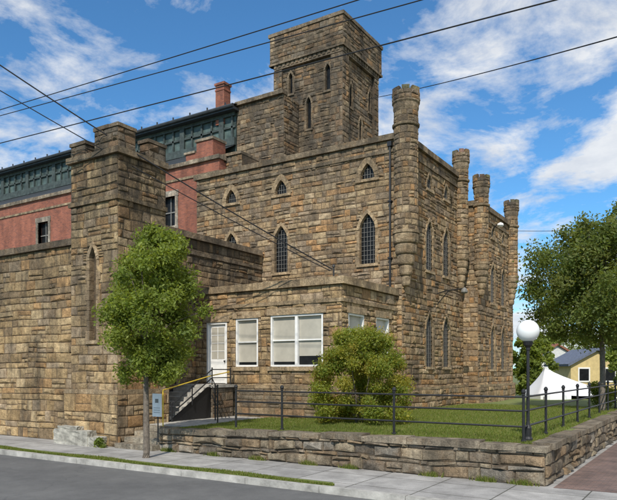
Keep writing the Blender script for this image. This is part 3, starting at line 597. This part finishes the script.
for k in range(9): a=k*.7; m_.tube([(x+.1*math.cos(a),y+.1*math.sin(a),.8),(x+.5*math.cos(a),y+.5*math.sin(a),1.8),(x+.9*math.cos(a),y+.9*math.sin(a),2.7)],[.03,.02,.01],6)
m_.build('stems','bark',sh)
dome=lambda h: math.sin(math.pi*(.16+.76*h))**.55
x,y=at_d(602,26); ex=[(x+Q[0]*(.3+.1*k),y+Q[1]*(.3+.1*k),8.3+.22*k,.28) for k in range(5)]
tree('large dark green tree at the right edge beyond the fence',x,y,.8,3.75,8.3,3.15,dome,200,56000,.075,DG,.11,21,cs=.88,extra=ex,loose=1.5)
for (px,d,z0,z1,r,lab,sd) in ((532,46,.8,5.0,1.6,'mid-sized tree just right of the rear turret wall, behind the lamp post',31),(590,85,1,7.6,4.5,'distant tree behind the yellow house roof',32),(634,48,.8,5.5,2.2,'low dark tree at the right edge behind the big tree',33),(548,95,1,7.5,4.5,'farthest pale tree above the white tent',34)):
    x,y=at_d(px,d); tree(lab,x,y,.3,z0,z1,r,dome,90,12000,.15,GR,.15,sd)
x,y=at_d(606,29); sb=thing('yellow_bush','yellowing bush beside the fence at right','bush',(x,y,.8)); leaves('foliage',[(x+R(-.45,.45),y+R(-.45,.45),R(1,1.8),.3) for k in range(20)],5000,.055,YG+GR,sb,9)
def blades(name,n,fn,h,label,seed):
    rg=np.random.default_rng(seed); P=fn(rg,n); a=rg.uniform(0,2*np.pi,n); w=.012; hh=h*rg.uniform(.5,1.3,n)
    d=np.stack([np.cos(a)*w,np.sin(a)*w,0*a],1); t=P+np.stack([rg.normal(0,.3,n)*hh,rg.normal(0,.3,n)*hh,hh],1)
    V=np.stack([P-d,P+d,t],1).reshape(-1,3); c=np.array([(.14,.185,.035),(.18,.22,.05),(.24,.235,.085),(.115,.16,.03)])[rg.integers(0,4,n)]*rg.uniform(.8,1.2,n)[:,None]
    o=npmesh(name,V,3,c,'leaf'); return tag(o,label,'grass',kind='stuff')
def f1(rg,n):
    x=rg.uniform(-3.3,7.7,n); y=-10.1+ (rg.random(n)**1.5)*16; ok=~((x<.1)&(y>-4.6)); z=.65+.19*np.clip((x+3.3)/6,0,1)+.02*np.sin(x*1.7+y*.9); z[~ok]=.3
    return np.stack([x,y,z],1)
blades('lawn_grass',110000,f1,.06,'short green lawn grass behind the retaining wall',3)
def f2(rg,n):
    x=rg.uniform(-30,4.2,n); return np.stack([x,-12.93+rg.random(n)*.38*(.6+.4*np.sin(x*1.3)),np.full(n,.006)],1)
blades('verge_grass',30000,f2,.05,'thin strip of grass along the kerb',4)
def f3(rg,n):
    c=rg.choice(np.array([-3.0,-1.2,.4,2.1,3.3,5.5,6.8,7.6]),n)+rg.normal(0,.12,n); return np.stack([c,-10.58-np.abs(rg.normal(0,.03,n)),np.full(n,0.)],1)
blades('wall_weeds',1500,f3,.12,'weeds sprouting at the foot of the retaining wall',5)
wd=thing('weed_clump','dark green weed clump growing beside the worn footing block','weed',(-5.6,-11.05,0)); leaves('foliage',[(-5.6+R(-.2,.2),-11.05+R(-.05,.05),R(.05,.25),.12) for k in range(6)],500,.05,GR,wd,8)
# ================================================================ BACKGROUND
x,y=at_d(570,38); tn=thing('white_tent','white peaked event tent on the far lawn','tent',(x,y,.5)); c=MB()
f=lambda u,v,w:(x+Q[0]*u+F[0]*w,y+Q[1]*u+F[1]*w,v)
pk=(-1.5,2.75,0.); n=32; ed=[]
for k in range(n):
    a=2*math.pi*(k+.5)/n; ca,sa=math.cos(a),math.sin(a); m_s=max(abs(ca),abs(sa)); ed.append((2.3*ca/m_s,1.1-.08*(1-abs(math.sin(2*a))),1.9*sa/m_s))
def ring(t): return [f(pk[0]+(e[0]-pk[0])*t,pk[1]+(e[1]-pk[1])*(t**.7),pk[2]+(e[2]-pk[2])*t) for e in ed]
rs=[ring(t) for t in (.02,.12,.25,.42,.6,.8,1)]
for a,b_ in zip(rs,rs[1:]):
    for k in range(n): c.face([a[k],a[(k+1)%n],b_[(k+1)%n],b_[k]])
c.face(rs[0]); c.build('canopy','tent',tn,smooth=True)
c=MB()
for k in range(n):
    e,e2=ed[k],ed[(k+1)%n]
    if e[2]<-1.4 and abs(e[0])<1.2: continue
    c.face([f(*e),f(*e2),f(e2[0],.4,e2[2]),f(e[0],.4,e[2])])
c.build('side_curtain','tent',tn)
for u,w in ((-2.2,-1.8),(2.2,-1.8),(-2.2,1.8),(2.2,1.8)): c=MB(); c.tube([f(u,.4,w),f(u,1.0,w)],.03,6); c.build('pole','grille',tn)
def house(px,d,w,dp,zh,zr,wm,rm,label):
    x,y=at_d(px,d); h=thing('house',label,'house',(x,y,0)); f=lambda u,v,n:(x+Q[0]*u-F[0]*n,y+Q[1]*u-F[1]*n,v)
    c=MB(); c.prism([(-w,0),(w,0),(w,zh),(0,zr),(-w,zh)],f,-dp,0,(.5,)*3); c.build('wall',wm,h)
    c=MB()
    for s in (-1,1): c.prism([(s*(w+.3),zh-.15),(0,zr+.05),(0,zr+.25),(s*(w+.35),zh+.05)],f,-dp-.3,.3,(.5,)*3)
    c.build('roof',rm,h)
    for u in (-w*.5,w*.5):
        for v in (1.6,3.4):
            if v+1.1<zh: 
                c=MB(); c.prism([(u-.4,v),(u+.4,v),(u+.4,v+1.0),(u-.4,v+1.0)],f,0,.03,(.1,)*3); q=c.build('window','glass',h); c=MB()
                for r in ((u-.5,u-.4,v,v+1.0),(u+.4,u+.5,v,v+1.0),(u-.5,u+.5,v+1.0,v+1.12),(u-.5,u+.5,v-.12,v)): c.prism([(r[0],r[2]),(r[1],r[2]),(r[1],r[3]),(r[0],r[3])],f,0,.06,(.8,)*3)
                c.build('frame','white',q)
house(597,54,2.2,5,2.95,4.1,'siding','shingle2','small yellow house with blue-grey roof behind the tent'); house(557,74,2.4,6,3.9,5.3,'siding2','shingle3','pale house with rust-red roof beyond the tent')
# ================================================================ WIRES
def wire(p,q,sag,rad,label,ext0=0,ext1=0):
    p=Vector(p); q=Vector(q); d=q-p; a=p-d*ext0; b=q+d*ext1; c=MB(); n=24
    c.tube([a.lerp(b,k/n)-Vector((0,0,sag*4*(k/n)*(1-k/n))) for k in range(n+1)],rad,6); return tag(c.build('overhead_wire','wire'),label,'wire',)
wire(at_Y(0,140,-12),at_Y(530,-1,-12),.15,.015,'lowest of the three near-parallel street wires crossing the tower',.8,1.5)
wire(at_Y(0,108,-12.2),at_Y(350,-2,-12.2),.1,.013,'highest street wire leaving the top edge above the tower',.6,1.6)
wire(at_Y(0,114,-11.8),at_Y(412,-2,-11.8),.1,.013,'middle street wire leaving the top edge right of the tower',.6,1.6)
e=Vector((-.75,-4.5,6.2)); wire(at_Y(0,56,-13),e,.35,.022,'thick upper service cable descending from top left to the annex',.4,0); wire(at_Y(0,84,-13),e+Vector((-.1,0,-.05)),.25,.016,'thin lower service cable descending past the gate tower to the annex',.4,0)
ms=MB(); ms.tube([(-.75,-4.4,5.8),(-.75,-4.4,6.3)],.03,8); ms.lathe(-.75,-4.4,[(.03,6.28),(.06,6.3),(.05,6.36),(.02,6.4)],8); ms.build('service_mast','iron',ann)
a=at_d(640,14); wire((a[0],a[1],z_at(21,14)),(-6.45,8.4,z_at(105,38.2)),.25,.016,'cable running from upper right corner to the square tower',.4,0)
a=at_d(640,24); wire((a[0],a[1],z_at(223,24)),(1.2,13.5,z_at(230,37.5)),.15,.014,'faint cable at right reaching the rear corner turret',.4,0)
# ================================================================ LIGHT
el=math.radians(43); az=math.atan2(.30,-.95)
ts=Vector((math.sin(az)*math.cos(el),math.cos(az)*math.cos(el),math.sin(el)))
sd_=bpy.data.lights.new('sun','SUN'); so=bpy.data.objects.new('sun',sd_); C.objects.link(so); sd_.energy=4.0; sd_.angle=math.radians(.6); sd_.color=(1,.94,.84); so.rotation_euler=ts.to_track_quat('Z','Y').to_euler(); so.location=(0,-30,40)
W=bpy.data.worlds.new('World'); S.world=W; W.use_nodes=True; nt=W.node_tree; bg=nt.nodes['Background']; bg.inputs[1].default_value=.145
sk=N(nt,'ShaderNodeTexSky'); sk.sky_type='NISHITA'; sk.sun_disc=False; sk.sun_elevation=el; sk.sun_rotation=az; sk.altitude=300; sk.dust_density=.4; sk.ozone_density=2.5
tc=N(nt,'ShaderNodeTexCoord'); sp=N(nt,'ShaderNodeSeparateXYZ'); nt.links.new(tc.outputs['Generated'],sp.inputs[0])
def mt(op,a,b=None,clamp=False):
    n=N(nt,'ShaderNodeMath',operation=op); n.use_clamp=clamp
    for i,v in enumerate((a,b)):
        if v is None: continue
        if isinstance(v,(int,float)): n.inputs[i].default_value=v
        else: nt.links.new(v,n.inputs[i])
    return n.outputs[0]
zz=mt('ADD',mt('MAXIMUM',sp.outputs[2],0),.22); cb=N(nt,'ShaderNodeCombineXYZ'); nt.links.new(mt('DIVIDE',sp.outputs[0],zz),cb.inputs[0]); nt.links.new(mt('DIVIDE',sp.outputs[1],zz),cb.inputs[1])
mp=N(nt,'ShaderNodeMapping'); mp.inputs['Location'].default_value=(3.1,1.7,0); nt.links.new(cb.outputs[0],mp.inputs[0])
n1=N(nt,'ShaderNodeTexNoise'); n1.inputs['Scale'].default_value=3.2; n1.inputs['Detail'].default_value=14; n1.inputs['Roughness'].default_value=.62; n1.inputs['Distortion'].default_value=.25; nt.links.new(mp.outputs[0],n1.inputs['Vector'])
side=mt('ADD',mt('MULTIPLY',sp.outputs[0],.843),mt('MULTIPLY',sp.outputs[1],.538))
big=noise(nt,mp.outputs[0],.9,3,.5)
dens=mt('ADD',mt('ADD',n1.outputs['Fac'],mt('MULTIPLY',mt('ABSOLUTE',side),.16)),mt('ADD',mt('MULTIPLY',side,.14),mt('MULTIPLY',mt('SUBTRACT',big,.5),.4)))
mask=remap(nt,dens,.49,.64,0,.93)
tint=N(nt,'ShaderNodeVectorMath',operation='MULTIPLY'); nt.links.new(sk.outputs[0],tint.inputs[0]); tint.inputs[1].default_value=(.50,.90,1.12)
n2=noise(nt,mp.outputs[0],5,8,.6); cc=mixc(nt,remap(nt,n2,.35,.65,0,1),(4.6,4.9,5.4),(6.3,6.4,6.5))
cm=mixc(nt,mask,tint.outputs[0],cc); nt.links.new(cm,bg.inputs[0])
S.view_settings.view_transform='Standard'; S.view_settings.look='None'; S.view_settings.exposure=0
